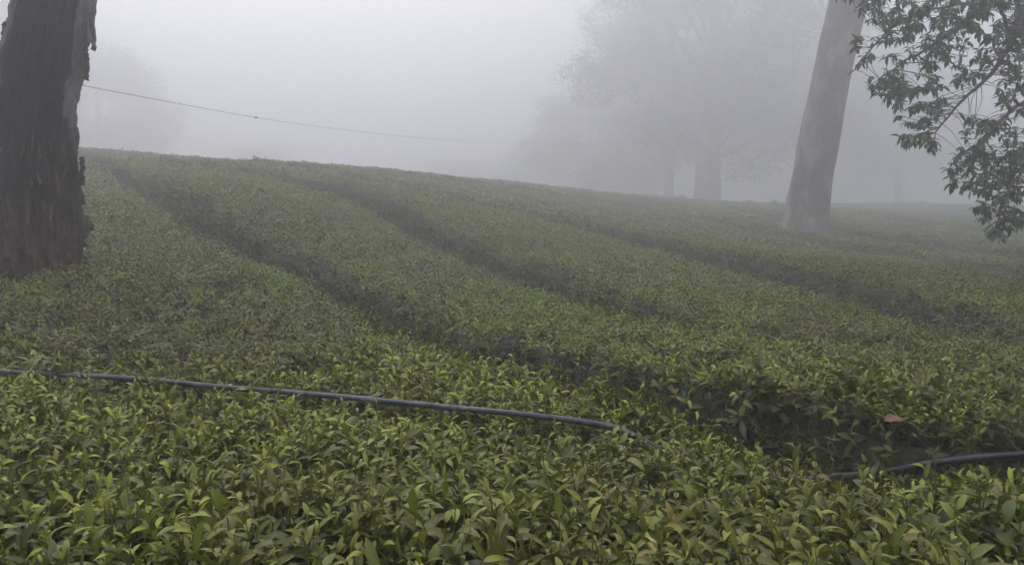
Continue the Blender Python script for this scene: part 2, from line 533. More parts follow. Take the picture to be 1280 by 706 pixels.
for k in range(4): lib('far_o', clump_mesh('tea_clump', rr, .24, 90, .05, .09, .12, False))
for k in range(4): lib('vfar', clump_mesh('tea_clump', rr, .6, 220, .08, .15, .12, True))

def gn_group():
    ng = bpy.data.node_groups.new('place_tea_growth', 'GeometryNodeTree')
    ng.interface.new_socket('Geometry', in_out='INPUT', socket_type='NodeSocketGeometry')
    ng.interface.new_socket('Geometry', in_out='OUTPUT', socket_type='NodeSocketGeometry')
    gi = ng.nodes.new('NodeGroupInput'); go = ng.nodes.new('NodeGroupOutput')
    ci = ng.nodes.new('GeometryNodeCollectionInfo'); ci.inputs['Collection'].default_value = LIB
    ci.inputs['Separate Children'].default_value = True; ci.inputs['Reset Children'].default_value = True
    ip = ng.nodes.new('GeometryNodeInstanceOnPoints'); ip.inputs['Pick Instance'].default_value = True
    def na(nm, tp):
        a = ng.nodes.new('GeometryNodeInputNamedAttribute'); a.data_type = tp; a.inputs['Name'].default_value = nm
        return a.outputs['Attribute']
    L = ng.links
    L.new(gi.outputs[0], ip.inputs['Points']); L.new(ci.outputs[0], ip.inputs['Instance'])
    L.new(na('rot', 'FLOAT_VECTOR'), ip.inputs['Rotation']); L.new(na('scl', 'FLOAT'), ip.inputs['Scale']); L.new(na('idx', 'INT'), ip.inputs['Instance Index'])
    L.new(ip.outputs[0], go.inputs[0])
    return ng
GN = gn_group()

# ------------------------------------------------------------------ irrigation hose path (needed before the leaves are laid round it)
HOSE_PX = [(-60, 461), (0, 464), (60, 468), (130, 470), (200, 476), (280, 484), (350, 489), (420, 495), (500, 503), (580, 511), (650, 517), (720, 526), (785, 537), (850, 552), (930, 573), (1000, 590), (1040, 595), (1085, 593), (1130, 585), (1170, 577), (1230, 570), (1290, 566), (1360, 566)]
HOSE_OFF = [.045, .045, .045, .045, .05, .045, .045, .04, .05, .05, .05, .05, .03, -.06, -.10, -.04, .02, .03, .03, .03, .035, .04, .04]
def hit_can(px, py, off):
    dx, dy, dz = ray(px, py)
    t = np.linspace(1.5, 9, 900)
    z = canopy(dx * t, dy * t) + off - (EYE + dz * t)
    k = int(np.argmax(z > 0))
    return np.array([dx * t[k], dy * t[k], EYE + dz * t[k]])
def hose_points():
    pts = []
    for (a, b), off in zip(HOSE_PX, HOSE_OFF):
        if 800 < a < 1020: pts.append(None); continue
        if 1000 <= a <= 1190:
            f = (a - 1010) / 230; q0, q1 = hit_can(1010, 588, .02), hit_can(1240, 569, .03)
            dx, dy, dz = ray(a, b); y = min(q0[1] * (1 - f) + q1[1] * f, hit_can(a, b, .02)[1])
            pts.append(np.array([dx * y / dy, y, EYE + dz * y / dy]))
        else: pts.append(hit_can(a, b, off))
    hid = [i for i, p in enumerate(pts) if p is None]; i0, i1 = hid[0] - 1, hid[-1] + 1
    for i in hid:
        f = (i - i0) / (i1 - i0); p = pts[i0] * (1 - f) + pts[i1] * f
        p[2] -= .11 * math.sin(math.pi * f); pts[i] = p
    return np.array(pts)
HP = smooth_path(hose_points(), 260)
for _ in range(60): HP[1:-1] = .25 * HP[:-2] + .5 * HP[1:-1] + .25 * HP[2:]
def to_pix(x, y, z):
    cp, sp = math.cos(PITCH), math.sin(PITCH)
    zz = z - EYE
    d = y * cp - zz * sp; v = y * sp + zz * cp
    return 640 + F * x / d, 353 - F * v / d

# ------------------------------------------------------------------ lay out the tea growth
STRIPS = len(FUR) + 1
def scatter(d0, d1, dens, ky, ko, s0, s1, tilt, dz, boost=True, only_wall=False):
    W0, W1 = .80, 1.8
    area = .8 * (d1 ** 2 - d0 ** 2) + 2 * W1 * (d1 - d0)
    n = int(area * dens * (1.9 if boost else 1))
    # sample y with density proportional to width
    yy = np.linspace(d0, d1, 2000); cdf = np.cumsum(W0 * yy + W1); cdf /= cdf[-1]
    y = np.interp(rng.random(n), cdf, yy); x = (rng.random(n) * 2 - 1) * (W0 * y + W1)
    z, sid, wall = canopy(x, y, True)
    if only_wall:
        q = (wall > .15) & (z < base_top(x, y) + .3)
        x, y, z, sid, wall = x[q], y[q], z[q], sid[q], wall[q]; n = len(x)
    e = .04 if d1 < 20 else .15
    gx = (canopy(x + e, y) - z) / e; gy = (canopy(x, y + e) - z) / e
    sl = np.sqrt(1 + gx * gx + gy * gy)
    keep = rng.random(n) < (np.clip((sl - 1.0) / 3, .15, 1) if only_wall else np.minimum(1, sl / 1.9 if boost else 1))
    keep &= rng.random(n) > (0 if only_wall else .2) * wall
    keep &= np.hypot(x - LT.x, y - LT.y) > .42
    keep &= np.hypot(x - RT.x, y - RT.y) > .45
    x, y, z, sid, wall, gx, gy = [a[keep] for a in (x, y, z, sid, wall, gx, gy)]
    n = len(x)
    Nn = np.stack([-gx, -gy, np.ones(n)], 1); Nn /= np.linalg.norm(Nn, axis=1)[:, None]
    A = Nn * .8 + np.array([0, 0, .35]) + rng.normal(0, tilt, (n, 3)); A /= np.linalg.norm(A, axis=1)[:, None]
    yaw = rng.random(n) * 6.283
    # euler XYZ for R = Rz(phi) Ry(th) Rz(yaw)
    th = np.arccos(np.clip(A[:, 2], -1, 1)); ph = np.arctan2(A[:, 1], A[:, 0])
    c1, s1_, c2, s2, c3, s3 = np.cos(ph), np.sin(ph), np.cos(th), np.sin(th), np.cos(yaw), np.sin(yaw)
    r00 = c1 * c2 * c3 - s1_ * s3; r10 = s1_ * c2 * c3 + c1 * s3; r20 = -s2 * c3
    r21 = s2 * s3; r22 = c2
    rot = np.stack([np.arctan2(r21, r22), -np.arcsin(np.clip(r20, -1, 1)), np.arctan2(r10, r00)], 1)
    scl = rng.uniform(s0, s1, n)
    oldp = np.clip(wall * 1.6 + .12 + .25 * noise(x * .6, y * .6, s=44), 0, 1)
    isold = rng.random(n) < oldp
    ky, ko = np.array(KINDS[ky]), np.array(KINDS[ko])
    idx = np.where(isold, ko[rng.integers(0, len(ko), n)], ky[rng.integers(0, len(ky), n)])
    if d1 < 6: scl = scl * (1 + .22 * sstep(2.9, 2.0, y)) * (1 + .18 * noise(x * 2.1, y * 2.1, s=45))
    if d1 < 9: idx = np.where(rng.random(n) < .022 + .03 * (noise(x * 1.3, y * 1.3, s=48) > .45), np.array(KINDS['near_d'])[rng.integers(0, 4, n)], idx)
    zz = z + dz + .035 * noise(x * 7, y * 7, s=46) + rng.uniform(-.025, .025, n) * (scl / scl.mean())
    return dict(p=np.stack([x, y, zz], 1), rot=rot, scl=scl, idx=idx, sid=sid, wall=wall)

bands = [
    scatter(0.3, 4.5, 540, 'near_y', 'near_o', .6, 1.25, .34, -.02),
    scatter(4.5, 8, 480, 'mid_y', 'mid_o', .6, 1.0, .28, -.01),
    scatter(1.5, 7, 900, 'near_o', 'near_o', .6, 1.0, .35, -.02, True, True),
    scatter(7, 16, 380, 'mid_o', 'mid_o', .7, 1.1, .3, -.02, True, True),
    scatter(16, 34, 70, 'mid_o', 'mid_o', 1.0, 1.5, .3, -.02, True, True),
    scatter(8, 18, 300, 'mid_y', 'mid_o', .6, 1.1, .22, 0),
    scatter(18, 48, 16, 'far_y', 'far_o', .9, 1.3, .12, .02),
    scatter(48, 120, 2.2, 'vfar', 'vfar', .9, 1.3, .1, .02, False),
]
# part the leaves along the hose: those on it or just before it lie lower
px_h, py_h = to_pix(HP[:, 0], HP[:, 1], HP[:, 2])
b0 = {k: np.concatenate([bands[0][k], bands[1][k]]) for k in bands[0]}
bands[0:2] = [b0]
P = b0['p']
dd = np.full(len(P), 9.0); ky_ = np.zeros(len(P)); 
for i_, q in enumerate(HP):
    if 800 < px_h[i_] < 1015 or i_ % 2: continue
    d = np.hypot(P[:, 0] - q[0], P[:, 1] - q[1]); m = d < dd; dd[m] = d[m]; ky_[m] = q[1]
front = (P[:, 1] < ky_ + .02)
low = (dd < .04) | (front & (dd < .13))
hide = low & (rng.random(len(P)) < .84)
P[hide, 2] -= .07
for i_, q in enumerate(HP):
    if 1018 < px_h[i_] < 1262:
        m = (np.abs(P[:, 0] - q[0]) < .04) & (P[:, 1] < q[1] + .02) & (P[:, 1] > q[1] - .24) & (P[:, 2] > q[2] - .5)
        lim = q[2] - .11 - .10 * np.clip(q[1] - P[:, 1], 0, 1)
        P[m, 2] = np.minimum(P[m, 2], np.broadcast_to(lim, P.shape[0:1])[m])
for k in b0: b0[k] = b0[k]

body_acc = None
GROUP = 'clipped tea strips across the hillside'
LABELS = [
    'nearest tea strip, large leaves in the foreground with the black hose lying on it',
    'second tea strip, behind the furrow that runs from the charred trunk to the lower right',
    'third tea strip, a tongue of tea beyond the short dark furrow in the middle',
    'fourth tea strip, smooth pale band behind the long middle furrow, before the leaning grey trunk',
    'fifth tea strip, narrow misty band at the foot of the leaning grey trunk',
    'sixth tea strip, faint misty band passing behind the leaning grey trunk and along the crest',
    'farthest tea strip, dissolving into the fog under the distant trees',
]
roots = []
for s in range(STRIPS):
    m0 = np.vstack([b['p'][b['sid'] == s] for b in bands])
    c = np.median(m0, 0)
    z0 = float(ground_z(c[0], c[1]))
    roots.append(thing('tea_hedge', (float(c[0]), float(c[1]), z0), LABELS[s], 'tea hedge', GROUP))
OFF = [np.array(r.location) for r in roots]
for s in range(STRIPS):
    P_, R_, S_, I_ = [], [], [], []
    for b in bands:
        m = b['sid'] == s
        P_.append(b['p'][m]); R_.append(b['rot'][m]); S_.append(b['scl'][m]); I_.append(b['idx'][m])
    P_ = np.vstack(P_) - OFF[s]
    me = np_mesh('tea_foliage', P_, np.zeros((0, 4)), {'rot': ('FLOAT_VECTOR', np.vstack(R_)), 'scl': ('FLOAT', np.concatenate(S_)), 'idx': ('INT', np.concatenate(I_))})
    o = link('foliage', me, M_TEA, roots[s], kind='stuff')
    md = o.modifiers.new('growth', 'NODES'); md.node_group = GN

# twiggy inside of every strip: a closed-looking surface just below the leaves, down to the soil in the furrows
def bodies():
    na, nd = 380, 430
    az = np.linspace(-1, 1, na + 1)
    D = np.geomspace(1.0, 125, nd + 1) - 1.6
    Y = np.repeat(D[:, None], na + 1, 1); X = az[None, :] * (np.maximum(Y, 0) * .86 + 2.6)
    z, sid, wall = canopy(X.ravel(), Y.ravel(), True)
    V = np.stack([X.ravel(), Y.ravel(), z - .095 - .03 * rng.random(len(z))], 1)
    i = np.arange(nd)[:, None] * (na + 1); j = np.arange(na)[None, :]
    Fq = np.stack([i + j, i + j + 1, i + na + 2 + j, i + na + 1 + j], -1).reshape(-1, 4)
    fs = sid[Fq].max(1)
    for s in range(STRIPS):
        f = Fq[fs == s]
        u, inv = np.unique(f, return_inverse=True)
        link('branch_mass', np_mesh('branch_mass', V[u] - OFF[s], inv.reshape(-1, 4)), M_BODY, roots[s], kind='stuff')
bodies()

# ground sheet to beyond what the fog lets through
def ground():
    t = np.linspace(-1, 1, 181); g = np.sign(t) * (np.abs(t) ** 2.2) * 300
    X, Y = np.meshgrid(g, g)
    z = ground_z(X.ravel(), Y.ravel()) - .12
    V = np.stack([X.ravel(), Y.ravel(), z], 1)
    n = len(g); i = np.arange(n - 1)[:, None] * n; j = np.arange(n - 1)[None, :]
    Fq = np.stack([i + j, i + j + 1, i + n + 1 + j, i + n + j], -1).reshape(-1, 4)
    link('ground', np_mesh('ground', V, Fq), M_SOIL, kind='structure')
    return z.min(), z.max()
GZ = ground()

# ------------------------------------------------------------------ the biggest shoots at the very front, leaf by leaf
def front_shoots():
    r = random.Random(3)
    leaf_meshes = []
    for k in range(10):
        V, Fq = leaf_grid(1, r.uniform(.34, .46), r.uniform(.4, 1.2), r.uniform(.2, .5), 6, .05)
        me = np_mesh('leaf', V, Fq, {'age': ('FLOAT', np.full(len(V), [0, .1, .2, .3, .5, .6, .7, .8, .9, 1][k]))}); me.materials.append(M_TEA)
        leaf_meshes.append(me)
    n = 0
    spots = []
    for i in range(400):
        px, py = r.uniform(10, 1270), r.uniform(560, 716)
        x, y = hit(px, py, 0.04)
        if all(math.hypot(x - a, y - b) > .13 for a, b in spots) and min(np.hypot(HP[:, 0] - x, HP[:, 1] - y)) > .18 and abs(fur_eval(np.array([x]), np.array([y]))[0][0][0]) > .35:
            spots.append((x, y))
    spots = [(a, b, None) for a, b in spots[:38]]
    for px, py, big in ((1215, 700, 1.9), (1262, 650, 1.8), (1180, 640, 1.5), (60, 455, 1.9), (30, 452, 1.8), (70, 700, 1.7), (160, 705, 1.6), (855, 670, 1.5)):
        spots.append(hit(px, py, .06) + (big,))
    for x, y, big in spots:
        z = float(canopy(np.array([x]), np.array([y]))[0]) + .02
        plan, bend, H = shoot_plan(r, r.random() < .8, big or r.uniform(1.05, 1.35))
        yaw = r.uniform(0, 6.28)
        t = np.linspace(0, 1, 5)
        V, Fq = tube(np.stack([bend[0] * H * t * t, bend[1] * H * t * t, -.07 + (H + .075) * t], 1), np.linspace(.0026, .0012, 5), 6)
        st = link('tea_shoot', np_mesh('tea_shoot', V, Fq), M_STEM, roots[0])
        st.location = Vector((x, y, z)) - roots[0].location
        st.rotation_euler = (r.uniform(-.2, .2), r.uniform(-.2, .2), yaw)
        for p, az, el, ro, L, Wd, cu, fo, ag in plan:
            if n >= 296: break
            me = min(leaf_meshes, key=lambda q: abs(q.attributes['age'].data[0].value - ag) + r.random() * .25)
            lf = link('leaf', me, None, st)
            lf.location = tuple(p)
            lf.rotation_euler = (Matrix.Rotation(az, 3, 'Z') @ Matrix.Rotation(el, 3, 'X') @ Matrix.Rotation(ro, 3, 'Y')).to_euler()
            lf.scale = (L, L, L); n += 1
front_shoots()

# ------------------------------------------------------------------ hose
def hose():
    r0 = thing('irrigation_hose', tuple(HP[130]), 'black plastic irrigation hose lying across the front tea strip and the dark furrow', 'hose')
    off = np.array(r0.location)
    px, _ = to_pix(HP[:, 0], HP[:, 1], HP[:, 2])
    def idx(p): return int(np.argmin(abs(px - p)))
    cuts = [0, idx(78), idx(465), idx(1085), len(HP) - 1]
    for a, b in zip(cuts[:-1], cuts[1:]):
        V, Fq = tube(HP[a:b + 1] - off, .0130, 16)
        link('hose_length', np_mesh('hose_length', V, Fq), M_HOSE, r0)
    for c in cuts[1:-1]:
        i = c
        T = HP[i + 1] - HP[i - 1]; T /= np.linalg.norm(T)
        acc = Acc()
        t = np.array([-.045, -.043, -.02, -.02, .02, .02, .043, .045]); R = np.array([.0134, .0142, .0142, .0155, .0155, .0142, .0142, .0134])
        V, Fq = tube((HP[i] - off)[None] + T[None] * t[:, None], R, 16)
        link('coupling', np_mesh('coupling', V, Fq, smooth=False), M_COUP, r0)
hose()

# ------------------------------------------------------------------ charred trunk on the left
def snag():
    D = LT.y
    prof = [(-330, 128, 36), (-230, 110, 39), (-130, 90, 41), (-60, 80, 39), (0, 69, 39), (45, 62, 39), (85, 53, 41), (130, 51, 36), (190, 49, 38), (220, 46, 42), (260, 42, 46), (320, 39, 48), (360, 37, 52), (420, 35, 62)]
    pts = []; rad = []
    for py, c, r in prof:
        p = at(c, py, D); pts.append(tuple(p)); rad.append(r / F * D)
    pts = pts[::-1]; rad = rad[::-1]
    n, m = 220, 420
    P = smooth_path(pts, m); R = np.interp(np.linspace(0, len(rad) - 1, m), np.arange(len(rad)), rad)
    root = thing('dead_tree', (float(P[0][0]), float(P[0][1]), float(P[0][2])), 'charred, split dark tree trunk with reddish rotten wood at its foot, at the left edge', 'tree')
    camdir = math.atan2(0 - D, 0 - LT.x)
    store = {}
    off = P[0].copy()
    def disp(th, k, r):
        z = P[k, 2]
        # world angle of the ring direction
        ca, sa = np.cos(th), np.sin(th)
        wob = .18 * noise(z * 1.1, z * 0 + 3, s=3)
        big = .10 * noise(ca * 1.6 + 5, sa * 1.6, z * .7, s=61) + .05 * noise(ca * 4, sa * 4, z * 1.6, s=62)
        tw = th + .25 * z
        ridg = 1 - np.abs(noise(np.cos(tw) * 6.5, np.sin(tw) * 6.5, z * 1.3, s=63)) * 2
        rid2 = 1 - np.abs(noise(np.cos(tw) * 15, np.sin(tw) * 15, z * 3.1, s=64)) * 2
        fine = noise(np.cos(th) * 34, np.sin(th) * 34, z * 13, s=65)
        fl = sstep(.1, .2, noise(np.cos(th) * 8, np.sin(th) * 8, z * 4.5, s=66))
        zr = z - off[2]
        rotm = 1 - sstep(.9, 1.5, zr + .35 * noise(ca * 3, sa * 3, z * 2, s=67))
        dep = .045 * ridg * (.5 + .7 * rotm) + .02 * rid2 + .008 * fine + .022 * fl * (.4 + rotm)
        # hollow burnt face towards the viewer: shallower relief, pushed in
        chunk = .022 * noise(ca * 5, sa * 5, z * 7, s=68) + .012 * noise(ca * 13, sa * 13, z * 17, s=69)
        return r * (1 + big) + dep * 1.5 + chunk * (.35 + rotm) - .035
    V, Fq = tube(P, R, n, True, disp)
    # attributes
    vz = V[:, 2]; rel = vz - off[2]
    cx = np.interp(vz, P[:, 2], P[:, 0]); cyy = np.interp(vz, P[:, 2], P[:, 1])
    ang = np.arctan2(V[:, 1] - cyy, V[:, 0] - cx) - camdir
    ang = (ang + math.pi) % (2 * math.pi) - math.pi        # 0 faces the camera, + to the right of the picture
    nz = fbm(V[:, 0] * 5, V[:, 1] * 5, V[:, 2] * 2.2, s=71, o=4)
    rot = 1 - sstep(1.05, 1.75, rel + .8 * nz)
    rot = np.clip(rot * sstep(-.6, .1, nz + .35) , 0, 1)
    bark = sstep(.60, .75, ang + .25 * nz) * (1 - sstep(1.9, 2.3, ang)) * sstep(1.55, 1.9, rel + .4 * nz)
    bark = np.maximum(bark, sstep(-1.2, -1.5, ang + .3 * nz) * sstep(1.9, 2.3, rel + .5 * nz) * .7)
    wood = np.stack([np.ones_like(rot), rot, bark, np.ones_like(rot)], 1)
    me = np_mesh('trunk', V - off, Fq, {'wood': ('FLOAT_COLOR', wood)})
    link('trunk', me, M_SNAG, root)
    # torn slabs of bark and splinters standing off the trunk
    rs = random.Random(9)
    SPL = []
    def slab(px, py0, py1, side, w0, name, nz_=0):
        """thin curved plate from photo row py0 to py1 on the outline at px"""
        k = 14
        pys = np.linspace(py0, py1, k); pts = []
        r = random.Random(px * 7 + py0)
        acc = Acc()
        ring = []
        for i, q in enumerate(pys):
            f = i / (k - 1)
            c = at(px + r.uniform(-1.5, 1.5), q, D - .05)
            wd = w0 * math.sin(math.pi * min(.97, f * .93 + .05)) ** .6 * r.uniform(.75, 1.15)
            th_ = .012
            ring.append([(c.x - wd, c.y + .10 * side, c.z), (c.x + side * .01, c.y - th_, c.z), (c.x + wd, c.y + .02, c.z), (c.x + side * .01, c.y + .07, c.z)])
        V = np.array(ring).reshape(-1, 3); Fq = []
        for i in range(k - 1):
            for j in range(4):
                Fq.append((i * 4 + j, i * 4 + (j + 1) % 4, (i + 1) * 4 + (j + 1) % 4, (i + 1) * 4 + j))
        Fq += [(3, 2, 1, 0), ((k - 1) * 4, (k - 1) * 4 + 1, (k - 1) * 4 + 2, (k - 1) * 4 + 3)]
        wood = np.tile([1, .2, nz_, 1], (len(V), 1))
        me = np_mesh(name, V - off, Fq, {'wood': ('FLOAT_COLOR', wood)}, smooth=False)
        link(name, me, M_SNAG, root)
    slab(113, 4, 62, 1, .022, 'bark_slab', .3)
    slab(104, 60, 100, 1, .020, 'bark_slab', .1)
    slab(99, 196, 232, 1, .026, 'bark_slab')
    slab(3, 130, 186, -1, .020, 'bark_slab')
    slab(22, 20, 80, -1, .022, 'bark_slab')
    slab(14, 30, 60, -1, .02, 'bark_slab')
    # splinters and torn strips of rotten wood on the face of the lower trunk
    for k in range(40):
        py = rs.uniform(175, 345); th0 = camdir + rs.uniform(-1.25, 1.25)
        zc = at(50, py, D).z; i = int(np.argmin(abs(P[:, 2] - zc)))
        L = rs.uniform(.04, .16); w_ = rs.uniform(.004, .014); rd = R[i] * 1.03 + .015
        ln = rs.uniform(-.5, .5); up_ = rs.uniform(-.02, .05)
        k7 = 6; ring = []
        for q in range(k7):
            f = q / (k7 - 1); a = th0 + ln * (f - .5) * L / R[i]
            ww = w_ * (1 - f) ** .6 * rs.uniform(.8, 1.2) + .001
            c = np.array([P[i, 0] + math.cos(a) * (rd + up_ * f), P[i, 1] + math.sin(a) * (rd + up_ * f), P[i, 2] + (f - .5) * L])
            tn = np.array([-math.sin(a), math.cos(a), 0]); nn = np.array([math.cos(a), math.sin(a), 0])
            ring += [c - tn * ww, c + nn * ww * .8, c + tn * ww, c - nn * .03]
        Fq = []
        for q in range(k7 - 1):
            for j in range(4): Fq.append((q * 4 + j, q * 4 + (j + 1) % 4, q * 4 + 4 + (j + 1) % 4, q * 4 + 4 + j))
        Fq.append((3, 2, 1, 0))
        V = np.array(ring)
        link('splinter', np_mesh('splinter', V - off, Fq, {'wood': ('FLOAT_COLOR', np.tile([1, rs.choice([.5, 1, 1]), rs.choice([0, 0, .25]), 1], (len(V), 1)))}, smooth=False), M_SNAG, root)
snag()

# ------------------------------------------------------------------ generic living tree parts
def branchy(acc, p, d, length, rad, depth, r, tips, droop=.0, spread=.7, kids=4):
    n = max(5, int(6))
    pts = [np.array(p, float)]; v = np.array(d, float); v /= np.linalg.norm(v)
    for k in range(n):
        v = v + np.array([r.gauss(0, .14), r.gauss(0, .14), r.gauss(0, .10) - droop])
        v /= np.linalg.norm(v); pts.append(pts[-1] + v * length / n)
    P = np.array(pts)
    V, Fq = tube(P, np.linspace(rad, rad * .45, len(P)), 8 if depth > 1 else 5, False)
    acc.add(V, Fq)
    if depth == 0:
        tips.append((P[-1], v)); tips.append((P[len(P) // 2], v)); return
    for k in range(kids):
        f = r.uniform(.35, 1); q = P[int(f * (len(P) - 1))]
        w_ = v + np.array([r.gauss(0, spread), r.gauss(0, spread), r.gauss(0, spread * .6) + .1]); w_ /= np.linalg.norm(w_)
        branchy(acc, q, w_, length * r.uniform(.5, .75), rad * .42, depth - 1, r, tips, droop, spread, kids)

def leaf_cloud(acc, centers, n_each, spread, size, r, flat=.55):
    C = np.repeat(np.asarray(centers), n_each, 0); n = len(C)
    g = np.random.default_rng(r.randint(0, 10 ** 6))
    P = C + g.normal(0, 1, (n, 3)) * np.array([spread, spread, spread * flat])
    a = g.random(n) * 6.283; el = g.uniform(-.9, .5, n); L = size * g.uniform(.6, 1.3, n); W = L * g.uniform(.35, .6, n)
    d = np.stack([np.cos(a) * np.cos(el), np.sin(a) * np.cos(el), np.sin(el)], 1)
    sdir = np.cross(d, g.normal(0, .5, (n, 3)) + np.array([0, 0, 1.])); sdir /= np.linalg.norm(sdir, axis=1)[:, None] + 1e-9
    V = np.stack([P, P + d * L[:, None] * .5 + sdir * W[:, None] * .5, P + d * L[:, None], P + d * L[:, None] * .5 - sdir * W[:, None] * .5], 1).reshape(-1, 3)
    Fq = np.arange(n * 4).reshape(-1, 4)
    acc.add(V, Fq, np.repeat(g.random(n), 4))

# ------------------------------------------------------------------ leaning grey trunk on the right
def right_tree():
    D = RT.y
    prof = [(-420, 1150, 26), (-300, 1122, 30), (-180, 1098, 33), (-90, 1078, 34), (0, 1061, 22.5), (60, 1047, 22), (130, 1032, 22.5), (200, 1019, 24), (240, 1012, 25), (270, 1008, 26.5), (288, 1005, 30), (310, 1003, 36)]
    prof = [(a, b, c if a >= 0 else 22 - (-a) * .012) for a, b, c in prof]
    pts = [tuple(at(c, py, D)) for py, c, r in prof][::-1]; rad = [r / F * D for _, _, r in prof][::-1]
    m, n = 240, 96
    P = smooth_path(pts, m); R = np.interp(np.linspace(0, len(rad) - 1, m), np.arange(len(rad)), rad)
    root = thing('shade_tree', tuple(P[0]), 'tall leaning pale grey tree trunk standing in the tea, right of centre', 'tree')
    off = P[0].copy()
    camdir = math.atan2(-D, -RT.x)
    def disp(th, k, r):
        z = P[k, 2] - off[2]; ca, sa = np.cos(th), np.sin(th)
        big = .07 * noise(ca * 1.5, sa * 1.5, z * .5, s=81) + .04 * noise(ca * 4, sa * 4, z * 1.2, s=82)
        butt = .10 * np.clip(noise(ca * 2.2, sa * 2.2, z * .25, s=83), 0, 1) * (1 - sstep(.2, 1.8, z))
        groove = .06 * sstep(.35, .6, noise(ca * 3.4 + 9, sa * 3.4, z * .45, s=84)) * (1 - sstep(1.6, 2.4, z))
        return r * (1 + big) + butt - groove + .012 * fbm(ca * 12, sa * 12, z * 2.5, s=85)
    V, Fq = tube(P, R, n, True, disp)
    link('trunk', np_mesh('trunk', V - off, Fq), M_BARK, root)
    acc = Acc(); tips = []; r = random.Random(12)
    for k, (dx, dy) in enumerate([(.9, .2), (-.8, .3), (.3, .9), (.2, -.7), (-.5, -.6), (.8, -.5)]):
        i = int(m * (.68 + .05 * k))
        branchy(acc, P[min(i, m - 2)] - off, (dx, dy, .8), 3.6, .16, 2, r, tips, .03, .8, 4)
    link('branches', acc.mesh('branches'), M_BARK, root)
    acc = Acc(); leaf_cloud(acc, [t[0] for t in tips], 14, .45, .16, r)
    link('crown', acc.mesh('crown', smooth=False), M_TREELEAF, root, kind='stuff')
right_tree()

